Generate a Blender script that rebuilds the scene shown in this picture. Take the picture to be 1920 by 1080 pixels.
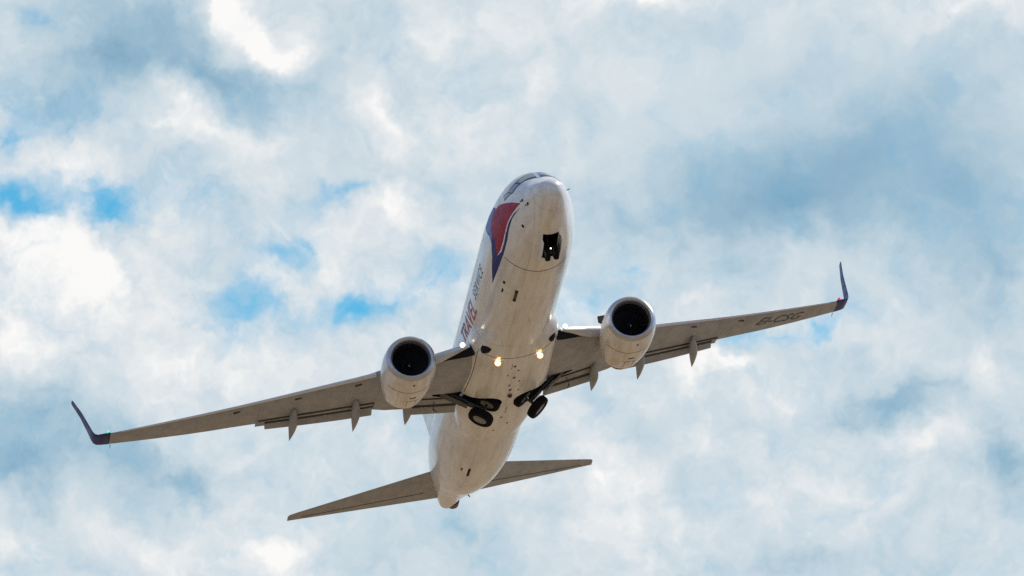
import bpy, bmesh, math, random
import numpy as np
from mathutils import Vector, Matrix, geometry

for _o in list(bpy.data.objects):
    bpy.data.objects.remove(_o, do_unlink=True)
SC = bpy.context.scene
COL = SC.collection
R_ = math.radians
random.seed(7)

# ------------------------------------------------------------------ camera, sky, sun, exposure
ELEV = R_(11.0)
CAM_POS = np.array([0.0, 0.0, 1.7])
RIGHT = np.array([1.0, 0, 0])
FWD = np.array([0, math.cos(ELEV), math.sin(ELEV)])
UPC = np.array([0, -math.sin(ELEV), math.cos(ELEV)])
cam_d = bpy.data.cameras.new('camera'); cam = bpy.data.objects.new('camera', cam_d); COL.objects.link(cam)
cam_d.lens = 281.154; cam_d.sensor_width = 36.0; cam_d.clip_start = 1.0; cam_d.clip_end = 60000
cam.location = CAM_POS; cam.rotation_euler = (math.pi/2 + ELEV, 0, 0)
SC.camera = cam
SC.view_settings.view_transform = 'Standard'; SC.view_settings.look = 'None'
SC.view_settings.exposure = 0.0; SC.view_settings.gamma = 1.0
SC.cycles.use_denoising = False
SC.cycles.max_bounces = 6; SC.cycles.sample_clamp_indirect = 3.0

SUN = Vector((0.56, 0.42, 0.71)).normalized()
SUN_EL = math.asin(SUN.z); SUN_AZ = math.atan2(SUN.x, SUN.y)
sun_d = bpy.data.lights.new('sun', 'SUN'); sun = bpy.data.objects.new('sun', sun_d); COL.objects.link(sun)
sun_d.energy = 4.2; sun_d.angle = R_(0.5); sun_d.color = (1.0, 0.95, 0.86)
sun.rotation_euler = SUN.to_track_quat('Z', 'Y').to_euler(); sun.location = (60, 40, 120)

# clouds: (azimuth, elevation, half width, half height, turn, strength), all in degrees but the last
VEIL= [(2.11, 12.291, 3.439, 1.834, 0, -0.95), (3.658, 11.321, 1.911, 1.911, 0, -0.4), (-2.778, 12.743, 1.911, 0.993, 0, -0.4)]
SHADE= [(-2.973, 12.664, 0.879, 0.459, -10, -0.42), (-2.819, 12.895, 0.459, 0.229, 0, -0.2), (-2.073, 12.482, 0.917, 0.229, 0, -0.3), (-1.564, 12.447, 0.497, 0.153, 0, -0.16), (-2.427, 12.822, 0.344, 0.229, 0, -0.2), (-3.515, 12.315, 0.344, 0.229, 0, -0.12), (-3.24, 12.127, 0.306, 0.153, 0, -0.2), (-2.458, 11.868, 0.267, 0.153, 0, -0.16), (2.695, 12.171, 1.376, 0.497, 15, -0.22), (1.794, 11.606, 1.223, 0.325, 0, -0.4), (3.236, 11.784, 0.993, 0.65, 0, -0.32), (2.342, 11.907, 0.65, 0.306, 20, -0.2), (3.5, 11.056, 0.42, 0.459, 0, -0.35), (1.449, 12.829, 0.535, 0.153, -10, -0.14), (2.112, 12.52, 0.535, 0.153, 10, -0.14), (-3.488, 10.027, 0.573, 0.344, -10, -0.45), (-3.638, 9.682, 0.344, 0.229, 0, -0.3), (-2.518, 9.73, 0.497, 0.21, -10, -0.34), (-2.206, 9.503, 0.42, 0.191, 0, -0.2), (-3.213, 9.686, 0.573, 0.229, 0, -0.22), (-0.348, 9.243, 0.497, 0.229, 0, -0.24), (-0.657, 9.051, 0.382, 0.191, 0, -0.18), (0.194, 9.376, 0.267, 0.096, 0, -0.12), (2.831, 10.166, 0.42, 0.145, 10, -0.42), (2.444, 10.112, 0.229, 0.115, 0, -0.2), (3.103, 10.259, 0.229, 0.191, 0, -0.15), (3.639, 9.758, 0.306, 0.344, 0, -0.38), (3.337, 10.371, 0.115, 0.229, 0, -0.1), (2.319, 9.007, 0.497, 0.153, 0, -0.24), (2.01, 9.047, 0.306, 0.153, 0, -0.16), (-1.249, 11.876, 0.42, 0.191, 0, -0.1), (-1.793, 11.453, 0.459, 0.191, 0, -0.1), (1.169, 11.265, 0.611, 0.229, 0, -0.1), (0.625, 12.222, 0.267, 0.153, 0, -0.08), (0.853, 10.006, 0.573, 0.229, 0, -0.06), (0.155, 9.701, 0.344, 0.115, 0, -0.1), (3.173, 9.534, 0.229, 0.306, 0, -0.1), (2.861, 9.232, 0.267, 0.267, 0, -0.12), (-1.007, 9.623, 0.497, 0.229, 0, -0.06), (-3.477, 9.112, 0.229, 0.076, 0, 0.1), (-1.097, 12.908, 0.229, 0.191, 0, -0.1), (-0.509, 12.833, 0.382, 0.229, 0, 0.06), (-1.84, 12.827, 0.42, 0.138, -52, 0.55), (-1.683, 12.637, 0.191, 0.084, -40, 0.35), (-2.096, 12.978, 0.191, 0.092, -60, 0.3), (0.901, 13.03, 0.611, 0.13, 0, 0.4), (3.289, 12.996, 0.382, 0.13, 0, 0.3), (-2.578, 12.191, 0.459, 0.16, 10, 0.3), (-2.07, 12.138, 0.382, 0.145, -10, 0.2), (-3.237, 11.86, 0.306, 0.153, 0, 0.25), (-2.618, 12.325, 0.229, 0.099, 0, 0.12), (-1.603, 12.294, 0.267, 0.115, 0, 0.12), (-0.938, 12.221, 0.344, 0.229, -40, 0.14), (0.196, 12.337, 0.153, 0.344, 20, 0.1), (-3.387, 11.325, 0.573, 0.267, -5, 0.32), (-2.995, 11.062, 0.459, 0.229, 0, 0.25), (-3.498, 10.904, 0.573, 0.42, 0, 0.22), (-3.069, 10.679, 0.535, 0.229, 0, 0.12), (-0.936, 11.533, 0.344, 0.13, 5, 0.25), (-1.402, 11.15, 0.382, 0.153, 0, 0.2), (-1.247, 11.341, 0.229, 0.099, 0, 0.14), (-2.291, 10.419, 0.42, 0.191, 0, 0.22), (-2.598, 10.111, 0.344, 0.191, 0, 0.16), (-0.623, 10.885, 0.344, 0.115, -10, 0.2), (-1.554, 10.461, 0.344, 0.191, 0, 0.12), (1.651, 10.461, 0.229, 0.061, -5, 0.42), (1.437, 10.385, 0.191, 0.076, 0, 0.2), (1.902, 10.269, 0.306, 0.115, 0, 0.16), (3.415, 10.409, 0.191, 0.153, 0, 0.24), (3.101, 10.03, 0.306, 0.153, 20, 0.24), (-1.817, 9.086, 0.459, 0.191, 0, 0.22), (-1.742, 9.429, 0.306, 0.191, 0, 0.16), (0.62, 9.701, 0.267, 0.115, 0, 0.22), (0.852, 9.471, 0.267, 0.229, 0, 0.18), (0.194, 10.312, 0.153, 0.229, 0, 0.16), (1.897, 9.505, 0.306, 0.229, 0, 0.1), (2.827, 9.689, 0.229, 0.306, -10, 0.14), (1.318, 9.889, 0.42, 0.153, 0, 0.1), (-3.632, 9.225, 0.229, 0.153, 0, 0.1), (-2.744, 9.08, 0.382, 0.153, 0, 0.12), (-3.678, 12.884, 0.229, 0.344, 0, 0.2), (-1.005, 9.089, 0.267, 0.153, 0, -0.1), (-3.492, 10.408, 0.42, 0.191, 0, 0.14)]
GAPS= [(-3.662, 11.645, 0.287, 0.115, -15, 1.0), (-3.467, 11.545, 0.153, 0.069, -10, 0.5), (-2.942, 11.577, 0.229, 0.122, -10, 1.0), (-2.902, 11.475, 0.13, 0.061, 0, 0.4), (-3.158, 11.709, 0.497, 0.099, -5, 0.5), (-1.248, 11.685, 0.229, 0.069, 10, 0.7), (-1.714, 11.224, 0.229, 0.107, 25, 0.65), (-1.52, 11.359, 0.267, 0.084, 0, 0.35), (-2.022, 10.783, 0.229, 0.168, 0, 0.7), (-1.867, 10.899, 0.229, 0.107, -20, 0.5), (-1.555, 10.767, 0.229, 0.076, 0, 0.25), (-0.778, 10.808, 0.191, 0.076, 0, 0.25), (-1.089, 10.799, 0.222, 0.138, 0, 1.1), (-1.245, 10.883, 0.153, 0.084, 0, 0.5), (-0.506, 11.038, 0.229, 0.153, 0, 0.5), (-0.409, 11.153, 0.153, 0.138, 0, 0.3), (0.837, 11.171, 0.107, 0.092, 0, 0.55), (0.525, 10.923, 0.267, 0.168, 0, 0.45), (0.389, 10.809, 0.153, 0.115, 0, 0.3), (2.255, 10.74, 0.107, 0.069, 0, 0.55), (1.943, 10.658, 0.382, 0.061, 8, 0.55), (1.593, 10.614, 0.229, 0.061, 0, 0.3), (2.566, 10.798, 0.229, 0.076, 0, 0.25), (-3.357, 12.126, 0.229, 0.115, 0, 0.4), (-3.729, 12.037, 0.092, 0.092, 0, 0.6), (-3.464, 12.971, 0.153, 0.069, 0, 0.35), (-3.086, 12.282, 0.229, 0.153, 0, 0.25), (-3.71, 12.35, 0.153, 0.229, 0, 0.3), (3.613, 10.788, 0.191, 0.153, 0, 0.12), (-2.261, 11.564, 0.306, 0.153, 0, 0.22), (-2.38, 11.869, 0.229, 0.115, 0, 0.25), (-3.37, 9.875, 0.459, 0.229, 0, 0.2), (-0.387, 9.204, 0.344, 0.153, 0, 0.15), (-2.691, 11.752, 0.229, 0.076, 0, 0.3), (-1.637, 11.492, 0.267, 0.115, 0, 0.2), (2.886, 11.75, 0.917, 0.497, 0, 0.12)]


def build_sky():
    w = bpy.data.worlds.new('World'); SC.world = w; w.use_nodes = True
    nt = w.node_tree; nt.nodes.clear(); N = nt.nodes.new; L = nt.links.new
    out = N('ShaderNodeOutputWorld'); bg = N('ShaderNodeBackground'); bg.inputs[1].default_value = 0.1
    L(bg.outputs[0], out.inputs[0])
    sky = N('ShaderNodeTexSky'); sky.sky_type = 'NISHITA'; sky.sun_disc = False
    sky.sun_elevation = SUN_EL; sky.sun_rotation = SUN_AZ; sky.altitude = 100
    sky.air_density = 1.0; sky.dust_density = 0.3; sky.ozone_density = 2.5
    tc = N('ShaderNodeTexCoord')
    def noise(vec, scale, detail, rough=.55, lac=2.0, off=(0, 0, 0), dist=0.0):
        if off != (0, 0, 0):
            v = N('ShaderNodeVectorMath'); v.operation = 'ADD'; L(vec, v.inputs[0]); v.inputs[1].default_value = off; vec = v.outputs[0]
        n = N('ShaderNodeTexNoise'); n.noise_dimensions = '3D'
        L(vec, n.inputs['Vector']); n.inputs['Scale'].default_value = scale; n.inputs['Detail'].default_value = detail
        n.inputs['Roughness'].default_value = rough; n.inputs['Lacunarity'].default_value = lac
        n.inputs['Distortion'].default_value = dist
        return n
    def vmath(op, a, b=None, s=None):
        v = N('ShaderNodeVectorMath'); v.operation = op
        for i, x in enumerate((a, b)):
            if x is None: continue
            if isinstance(x, tuple): v.inputs[i].default_value = x
            else: L(x, v.inputs[i])
        if s is not None: v.inputs['Scale'].default_value = s
        return v.outputs[0]
    def m(op, a, b=0.0, c=0.0, clamp=False):
        v = N('ShaderNodeMath'); v.operation = op; v.use_clamp = clamp
        for i, x in enumerate((a, b, c)):
            if isinstance(x, (int, float)): v.inputs[i].default_value = x
            else: L(x, v.inputs[i])
        return v.outputs[0]
    P = tc.outputs['Generated']
    # ragged the cloud outlines with two scales of turbulence
    n1 = noise(P, 95, 4, .6); w1 = vmath('SCALE', vmath('SUBTRACT', n1.outputs['Color'], (.5, .5, .5)), s=.012)
    n2 = noise(P, 330, 4, .6, off=(3.1, 1.7, .4)); w2 = vmath('SCALE', vmath('SUBTRACT', n2.outputs['Color'], (.5, .5, .5)), s=.0016)
    Q = vmath('ADD', vmath('ADD', P, w1), w2)
    def blobs(lst, start, k, gain=1.0):
        acc = start
        for az, el, rx, ry, rot, amp in lst:
            az, el, rot = R_(az), R_(el), R_(rot)
            f = Vector((math.sin(az)*math.cos(el), math.cos(az)*math.cos(el), math.sin(el)))
            r = Vector((math.cos(az), -math.sin(az), 0)); u = r.cross(f)
            r2 = r*math.cos(rot) + u*math.sin(rot); u2 = u*math.cos(rot) - r*math.sin(rot)
            M = Matrix((r2, u2, f)).transposed()
            if M.determinant() < 0: M = Matrix((r2, u2, -f)).transposed()
            mp = N('ShaderNodeMapping'); mp.vector_type = 'TEXTURE'
            L(Q, mp.inputs['Vector'])
            mp.inputs['Location'].default_value = f; mp.inputs['Rotation'].default_value = M.to_euler()
            mp.inputs['Scale'].default_value = (R_(rx)*k, R_(ry)*k, 1.0)
            g = N('ShaderNodeTexGradient'); g.gradient_type = 'QUADRATIC_SPHERE'; L(mp.outputs[0], g.inputs[0])
            acc = m('MULTIPLY_ADD', g.outputs['Fac'], amp*gain*(1.08 if amp < 0 else 1.0), acc)
        return acc
    big = noise(P, 42, 3, .5, off=(1.3, 2.2, 5.0)).outputs['Fac']
    fine = noise(Q, 120, 6, .55, off=(5.3, .2, 2.0)).outputs['Fac']
    fin2 = noise(vmath('ADD', Q, (.0022, -.0006, .0034)), 120, 6, .55, off=(5.3, .2, 2.0)).outputs['Fac']
    puff = noise(Q, 300, 5, .55, off=(2.3, 4.2, 1.0)).outputs['Fac']
    puf2 = noise(vmath('ADD', Q, (.0008, -.0002, .0013)), 300, 5, .55, off=(2.3, 4.2, 1.0)).outputs['Fac']
    wisp = noise(Q, 260, 7, .62, off=(9.3, 1.2, 4.0)).outputs['Fac']
    # the veil to the upper right is smoother than the heaped cloud below
    soft = m('MAXIMUM', blobs(VEIL, 1.0, 1.0), .3)
    s = m('MULTIPLY_ADD', m('SUBTRACT', big, .5), .20, SKY_BASE)
    s = m('MULTIPLY_ADD', m('MULTIPLY', m('SUBTRACT', fine, .5), soft), .42, s)
    # billows are brighter on the side towards the sun
    s = m('MULTIPLY_ADD', m('MULTIPLY', m('SUBTRACT', fine, fin2), soft), .38, s)
    s = m('MULTIPLY_ADD', m('MULTIPLY', m('SUBTRACT', puff, puf2), soft), .16, s)
    s = m('MULTIPLY_ADD', m('MULTIPLY', m('SUBTRACT', wisp, .5), soft), .11, s)
    s = blobs(SHADE, s, 2.1)
    ramp = N('ShaderNodeValToRGB'); L(s, ramp.inputs[0])
    def lin(c): return tuple((x/255/12.92 if x/255 < .04045 else ((x/255+.055)/1.055)**2.4) for x in c)
    cs = [(0.0, (128, 167, 193)), (.25, (155, 187, 207)), (.5, (191, 210, 221)), (.7, (211, 222, 229)), (.86, (231, 235, 237)), (1.0, (251, 250, 248))]
    el = ramp.color_ramp.elements
    while len(el) < len(cs): el.new(.5)
    for e, (p, c) in zip(el, cs): e.position = p; e.color = (*lin(c), 1)
    cl = vmath('SCALE', ramp.outputs['Color'], s=10.0)
    b = blobs(GAPS, -.08, 2.5, 1.08)
    # out of view the sky is opened up and bluer, for cool ambient light
    d = N('ShaderNodeVectorMath'); d.operation = 'DISTANCE'; L(P, d.inputs[0]); d.inputs[1].default_value = FWD
    farn = noise(P, 3.2, 6, .55, off=(7.7, 3.1, 0.2)).outputs['Fac']
    ff = N('ShaderNodeMapRange'); L(d.outputs['Value'], ff.inputs[0]); ff.inputs[1].default_value = .12; ff.inputs[2].default_value = .5
    b = m('ADD', b, m('MULTIPLY', ff.outputs[0], m('MULTIPLY_ADD', m('SUBTRACT', farn, .5), 2.2, .75)))
    b = m('MULTIPLY_ADD', m('SUBTRACT', fine, .5), -.95, b)
    b = m('MULTIPLY_ADD', m('SUBTRACT', wisp, .5), -.85, b)
    mr = N('ShaderNodeMapRange'); mr.interpolation_type = 'SMOOTHSTEP'; L(b, mr.inputs[0])
    mr.inputs[1].default_value = -.14; mr.inputs[2].default_value = 1.2
    tint = N('ShaderNodeMix'); tint.data_type = 'RGBA'; tint.blend_type = 'MULTIPLY'; tint.inputs[0].default_value = 1
    L(sky.outputs[0], tint.inputs[6]); 
    tm = N('ShaderNodeMix'); tm.data_type = 'RGBA'; L(ff.outputs[0], tm.inputs[0]); tm.inputs[6].default_value = (*SKY_TINT, 1); tm.inputs[7].default_value = (.72, .96, 1.32, 1)
    L(tm.outputs[2], tint.inputs[7])
    mx = N('ShaderNodeMix'); mx.data_type = 'RGBA'; L(mr.outputs[0], mx.inputs[0]); L(cl, mx.inputs[6]); L(tint.outputs[2], mx.inputs[7])
    L(mx.outputs[2], bg.inputs[0])
SKY_BASE = .69
SKY_TINT = (.36, 1.04, 1.15)
build_sky()

# ------------------------------------------------------------------ shape of the airplane
def pchip(xs,ys):
    xs=np.array(xs,float);ys=np.array(ys,float);h=np.diff(xs);dl=np.diff(ys)/h;n=len(xs);d=np.zeros(n)
    for i in range(1,n-1):
        if dl[i-1]*dl[i]>0:
            a=2*h[i]+h[i-1];b=h[i]+2*h[i-1];d[i]=(a+b)/(a/dl[i-1]+b/dl[i])
    d[0]=dl[0];d[-1]=dl[-1]
    def f(x):
        x=min(max(x,xs[0]),xs[-1]);i=min(max(int(np.searchsorted(xs,x))-1,0),n-2)
        t=(x-xs[i])/h[i];t2=t*t;t3=t2*t
        return (2*t3-3*t2+1)*ys[i]+(t3-2*t2+t)*h[i]*d[i]+(-2*t3+3*t2)*ys[i+1]+(t3-t2)*h[i]*d[i+1]
    return f
# fuselage: station, top, bottom, half width, height of widest point
FUS=[(0,-.62,-.62,0,-.62),(.03,-.47,-.8,.185,-.62),(.1,-.37,-.93,.31,-.61),(.3,-.2,-1.13,.49,-.58),(.6,-.05,-1.3,.645,-.53),
 (1.,.14,-1.46,.78,-.45),(1.5,.36,-1.6,.92,-.35),(1.9,.6,-1.69,1.03,-.28),(2.4,1.0,-1.78,1.15,-.2),(3.,1.4,-1.85,1.31,-.12),
 (4.,1.76,-1.94,1.53,-.02),(5.,1.91,-1.98,1.70,.05),(6.5,1.96,-2.0,1.84,.1),(8,2.0,-2.0,1.88,.1),(12,2.0,-2.0,1.88,.1),(24.5,2.0,-2.0,1.88,.1),
 (26,1.99,-1.99,1.89,.12),(28,1.97,-1.9,1.86,.25),(30,1.95,-1.67,1.71,.45),(32,1.92,-1.2,1.49,.68),(34,1.86,-.55,1.18,.9),(36,1.74,.05,.80,1.0),
 (37.2,1.55,.33,.55,.95),(37.8,1.4,.47,.41,.93),(38.0,1.33,.52,.36,.92)]
_s=[math.sqrt(r[0]) for r in FUS]
fT,fB,fW,fC=[pchip(_s,[r[k] for r in FUS]) for k in (1,2,3,4)]
def fus(x,a,off=0.):
    """point on the fuselage skin: x metres aft of the nose, a radians round from the keel towards starboard"""
    s=math.sqrt(max(x,0));w=fW(s);c=fC(s);ca=math.cos(a)
    h=(c-fB(s)) if ca>0 else (fT(s)-c)
    return (x,(w+off)*math.sin(a),c-(h+off)*ca)
def zw(y):
    a=abs(y)-1.9;return -1.12+a*.12+.0038*a*a
wLE=pchip([0,1.88,2.6,3.25,4.1,5.5,8,11,14,16.6],[13.4,14.45,14.85,15.3,15.9,16.9,18.32,20.15,21.98,23.6])
wTE=pchip([0,1.9,4.3,5.0,5.5,6.5,8.7,10.5,13,16.6],[21.3,21.3,21.35,21.35,21.2,21.3,21.95,22.5,23.55,24.95])
wTK=pchip([0,1.9,5.5,16.6],[.135,.13,.115,.10])
def foil(t,tk):
    return 5*tk*(.2969*math.sqrt(max(t,0))-.126*t-.3516*t*t+.2843*t**3-.1036*t**4)
def wing_low(x,y):
    y=abs(y);l=wLE(y);c=wTE(y)-l;t=min(max((x-l)/c,0),1)
    return zw(y)-foil(t,wTK(y))*c*1.0

# ------------------------------------------------------------------ helpers
ORG = np.array([19.0, 0.0, -2.0])       # the airplane's own origin: under the wing box, between the main wheels
def link(o): COL.objects.link(o); return o
class MB:
    def __init__(s): s.v = []; s.f = []
    def pt(s, p): s.v.append(tuple(p)); return len(s.v)-1
    def loft(s, rings, caps=(True, True), closed=True):
        idx = [[s.pt(p) for p in r] for r in rings]; n = len(idx[0])
        for a, b in zip(idx, idx[1:]):
            for i in range(n if closed else n-1):
                j = (i+1) % n; s.f.append((a[i], a[j], b[j], b[i]))
        if closed and caps[0]: s.f.append(tuple(reversed(idx[0])))
        if closed and caps[1]: s.f.append(tuple(idx[-1]))
        return s
    def tube(s, a, b, r0, r1=None, n=14):
        r1 = r0 if r1 is None else r1
        a, b = Vector(a), Vector(b); d = (b-a).normalized()
        u = d.orthogonal().normalized(); w = d.cross(u)
        ring = lambda c, r: [c + u*math.cos(t)*r + w*math.sin(t)*r for t in [2*math.pi*i/n for i in range(n)]]
        return s.loft([ring(a, r0), ring(b, r1)])
    def lathe(s, org, axis, prof, n=48, squash=None):
        """prof: (distance along axis, radius)"""
        o, d = Vector(org), Vector(axis).normalized()
        u = Vector((0, 1, 0)) if abs(d.y) < .9 else Vector((1, 0, 0))
        u = (u - d*u.dot(d)).normalized(); w = d.cross(u)
        rings = []
        for h, r in prof:
            rg = []
            for i in range(n):
                t = 2*math.pi*i/n; p = o + d*h + u*math.cos(t)*r + w*math.sin(t)*r
                if squash: p = squash(p, h)
                rg.append(p)
            rings.append(rg)
        return s.loft(rings, caps=(False, False))
    def box(s, c, sz, M=None):
        x, y, z = [k/2 for k in sz]; c = Vector(c)
        def q(a, b, d):
            p = Vector((a*x, b*y, d*z)); p = M @ p if M else p
            return c + p
        r = lambda d: [q(-1, -1, d), q(1, -1, d), q(1, 1, d), q(-1, 1, d)]
        return s.loft([r(-1), r(1)])
    def build(s, name, mat, parent=None, sharp=38, mirror=False):
        v = np.array([tuple(p) for p in s.v]) - ORG
        f = s.f
        if mirror: v[:, 1] *= -1; f = [tuple(reversed(q)) for q in f]
        me = bpy.data.meshes.new(name); me.from_pydata(v.tolist(), [], f); me.validate()
        bm = bmesh.new(); bm.from_mesh(me); bmesh.ops.recalc_face_normals(bm, faces=bm.faces); bm.to_mesh(me); bm.free()
        me.polygons.foreach_set('use_smooth', [True]*len(me.polygons)); me.set_sharp_from_angle(angle=R_(sharp))
        me.materials.append(mat)
        o = link(bpy.data.objects.new(name, me))
        if parent: o.parent = parent
        return o
def cut(o, cutters):
    for c in cutters:
        md = o.modifiers.new('cut', 'BOOLEAN'); md.operation = 'DIFFERENCE'; md.solver = 'EXACT'; md.object = c; md.material_mode = 'TRANSFER'
    bpy.context.view_layer.update()
    me = bpy.data.meshes.new_from_object(o.evaluated_get(bpy.context.evaluated_depsgraph_get()))
    o.modifiers.clear(); old = o.data; o.data = me; me.name = old.name
    me.polygons.foreach_set('use_smooth', [True]*len(me.polygons)); me.set_sharp_from_angle(angle=R_(38))

# ------------------------------------------------------------------ materials
def mat(name, col, rough=.5, metal=0.0, coat=0.0, spec=.5, dirt=0.0, dirt_col=(.25, .18, .10), streak=(.35, 3, 3), panels=0.0, bump=0.0, emit=None):
    m = bpy.data.materials.new(name); m.use_nodes = True; nt = m.node_tree; N = nt.nodes.new; L = nt.links.new
    p = nt.nodes['Principled BSDF']
    p.inputs['Base Color'].default_value = (*col, 1); p.inputs['Roughness'].default_value = rough; p.inputs['Metallic'].default_value = metal
    p.inputs['Specular IOR Level'].default_value = spec; p.inputs['Coat Weight'].default_value = coat; p.inputs['Coat Roughness'].default_value = .12
    if emit:
        p.inputs['Emission Color'].default_value = (*emit[0], 1); p.inputs['Emission Strength'].default_value = emit[1]
    cur = None
    tc = N('ShaderNodeTexCoord')
    def mix(fac, a, b):
        x = N('ShaderNodeMix'); x.data_type = 'RGBA'; L(fac, x.inputs[0])
        for s, v in ((x.inputs[6], a), (x.inputs[7], b)):
            if isinstance(v, tuple): s.default_value = (*v, 1)
            else: L(v, s)
        return x.outputs[2]
    def rng(v, a, b, c=0.0, d=1.0):
        r = N('ShaderNodeMapRange'); L(v, r.inputs[0])
        for i, k in enumerate((a, b, c, d)): r.inputs[i+1].default_value = k
        return r.outputs[0]
    cur = tuple(col)
    if dirt:
        mp = N('ShaderNodeMapping'); L(tc.outputs['Object'], mp.inputs[0]); mp.inputs['Scale'].default_value = streak
        n = N('ShaderNodeTexNoise'); L(mp.outputs[0], n.inputs['Vector']); n.inputs['Scale'].default_value = 1.6; n.inputs['Detail'].default_value = 7; n.inputs['Roughness'].default_value = .65
        cur = mix(rng(n.outputs['Fac'], .42, .78, 0, dirt), cur, dirt_col)
        n2 = N('ShaderNodeTexNoise'); L(tc.outputs['Object'], n2.inputs['Vector']); n2.inputs['Scale'].default_value = 9; n2.inputs['Detail'].default_value = 6; n2.inputs['Roughness'].default_value = .7
        cur = mix(rng(n2.outputs['Fac'], .6, .78, 0, dirt*.8), cur, dirt_col)
        L(rng(n.outputs['Fac'], .3, .75, rough*.8, min(1, rough*1.5)), p.inputs['Roughness'])
    if panels:
        # thin skin joints every few metres along the body, wing skins across the span
        sx = N('ShaderNodeSeparateXYZ'); L(tc.outputs['Object'], sx.inputs[0])
        def line(src, step, w, ph=0.0):
            a = N('ShaderNodeMath'); a.operation = 'ADD'; L(src, a.inputs[0]); a.inputs[1].default_value = 1000*step+ph
            b = N('ShaderNodeMath'); b.operation = 'MODULO'; L(a.outputs[0], b.inputs[0]); b.inputs[1].default_value = step
            c = N('ShaderNodeMath'); c.operation = 'LESS_THAN'; L(b.outputs[0], c.inputs[0]); c.inputs[1].default_value = w
            d = N('ShaderNodeMath'); d.operation = 'MULTIPLY'; L(c.outputs[0], d.inputs[0]); d.inputs[1].default_value = panels
            return d.outputs[0]
        cur = mix(line(sx.outputs['X'], 2.54, .03, .4), cur, (.12, .10, .08))
        cur = mix(line(sx.outputs['Y'], 1.37, .02, .7), cur, (.12, .10, .08))
    if not isinstance(cur, tuple): L(cur, p.inputs['Base Color'])
    if bump:
        n = N('ShaderNodeTexNoise'); L(tc.outputs['Object'], n.inputs['Vector']); n.inputs['Scale'].default_value = 3.0; n.inputs['Detail'].default_value = 3
        b = N('ShaderNodeBump'); b.inputs['Strength'].default_value = bump; b.inputs['Distance'].default_value = .02; L(n.outputs['Fac'], b.inputs['Height']); L(b.outputs[0], p.inputs['Normal'])
    return m
M = {}
M['white'] = mat('white_fuselage_paint', (.74, .73, .71), .28, coat=.5, dirt=.55, dirt_col=(.34, .25, .15), streak=(.30, 2.2, 2.2), panels=.3, bump=.06)
M['cowl'] = mat('white_cowl_paint', (.72, .70, .67), .3, coat=.4, dirt=.75, dirt_col=(.46, .28, .13), streak=(.5, 2.6, 2.6))
M['grey'] = mat('grey_wing_paint', (.335, .345, .365), .45, dirt=.45, dirt_col=(.17, .16, .15), streak=(.9, 1.4, 1.4), panels=.35, bump=.05)
M['flapgrey'] = mat('grey_flap_paint', (.315, .32, .335), .5, dirt=.5, dirt_col=(.15, .14, .125), streak=(.9, 1.6, 1.6))
M['metal'] = mat('bare_aluminium', (.74, .75, .77), .24, metal=.9, dirt=.25, dirt_col=(.4, .4, .4), streak=(2, 2, 2))
M['slat'] = mat('pale_leading_edge_metal', (.62, .64, .67), .42, spec=.5, metal=.15, dirt=.25, dirt_col=(.35, .35, .35), streak=(2, 1, 2))
M['lip'] = mat('intake_lip_metal', (.50, .52, .56), .30, metal=.8, dirt=.3, dirt_col=(.2, .2, .22), streak=(2, 2, 2))
M['navy'] = mat('navy_paint', (.014, .022, .15), .4, spec=.3, dirt=.1, dirt_col=(.01, .012, .06))
M['blue'] = mat('blue_livery_paint', (.010, .020, .17), .4, spec=.2, dirt=.1, dirt_col=(.03, .04, .1))
M['wornred'] = mat('worn_red_lettering', (.42, .055, .11), .4, spec=.3, dirt=.5, dirt_col=(.55, .25, .28), streak=(2, 2, 2))
M['wornblue'] = mat('worn_blue_lettering', (.10, .13, .28), .4, spec=.3, dirt=.5, dirt_col=(.35, .38, .48), streak=(2, 2, 2))
M['paleblue'] = mat('mid_blue_livery_paint', (.030, .085, .34), .35, spec=.4, dirt=.1, dirt_col=(.03, .05, .16))
M['red'] = mat('red_livery_paint', (.32, .008, .045), .4, spec=.2, dirt=.2, dirt_col=(.22, .02, .06))
M['plain'] = mat('white_livery_paint', (.78, .78, .78), .28, coat=.4)
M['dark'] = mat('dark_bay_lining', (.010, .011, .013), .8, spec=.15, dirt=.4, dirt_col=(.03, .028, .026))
M['duct'] = mat('dark_duct_lining', (.012, .014, .020), .5, dirt=.3, dirt_col=(.02, .02, .02))
M['blade'] = mat('dark_titanium', (.022, .024, .03), .5, metal=.4)
M['rubber'] = mat('black_rubber', (.006, .006, .007), .8, spec=.12, dirt=.3, dirt_col=(.016, .015, .014))
M['gap_shade'] = mat('painted_gap_shade', (.045, .043, .042), .8, spec=.2, dirt=.6, dirt_col=(.11, .10, .09), streak=(3, 1.2, 3))  # dark colour painting the shade of the flap gaps
M['hub'] = mat('grey_wheel_hub', (.30, .29, .27), .5, metal=.2, dirt=.6, dirt_col=(.12, .10, .08), streak=(4, 4, 4))
M['strut'] = mat('grey_gear_paint', (.05, .05, .052), .4, metal=.3, dirt=.5, dirt_col=(.05, .045, .04), streak=(4, 4, 4))
M['seam'] = mat('dark_seam', (.06, .045, .035), .8)
M['letter'] = mat('dark_letter_paint', (.030, .034, .055), .5)
M['glass'] = mat('dark_window_glass', (.03, .035, .04), .06, coat=1.0)
M['glass_refl'] = mat('painted_reflection_glass', (.20, .23, .21), .12, coat=.5, dirt=.2, dirt_col=(.26, .28, .26))  # grey-green base colour paints reflections into the glass
M['frame'] = mat('dark_window_surround', (.03, .035, .045), .5)
M['exhaust'] = mat('burnt_exhaust_metal', (.20, .11, .065), .5, metal=.5, dirt=.5, dirt_col=(.06, .04, .03))
M['chrome'] = mat('bright_window_post', (.85, .86, .88), .15, metal=.9)
M['lamp'] = mat('lit_lamp_lens', (1, .9, .7), .3, emit=((1.0, .84, .55), 6.0))
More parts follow.
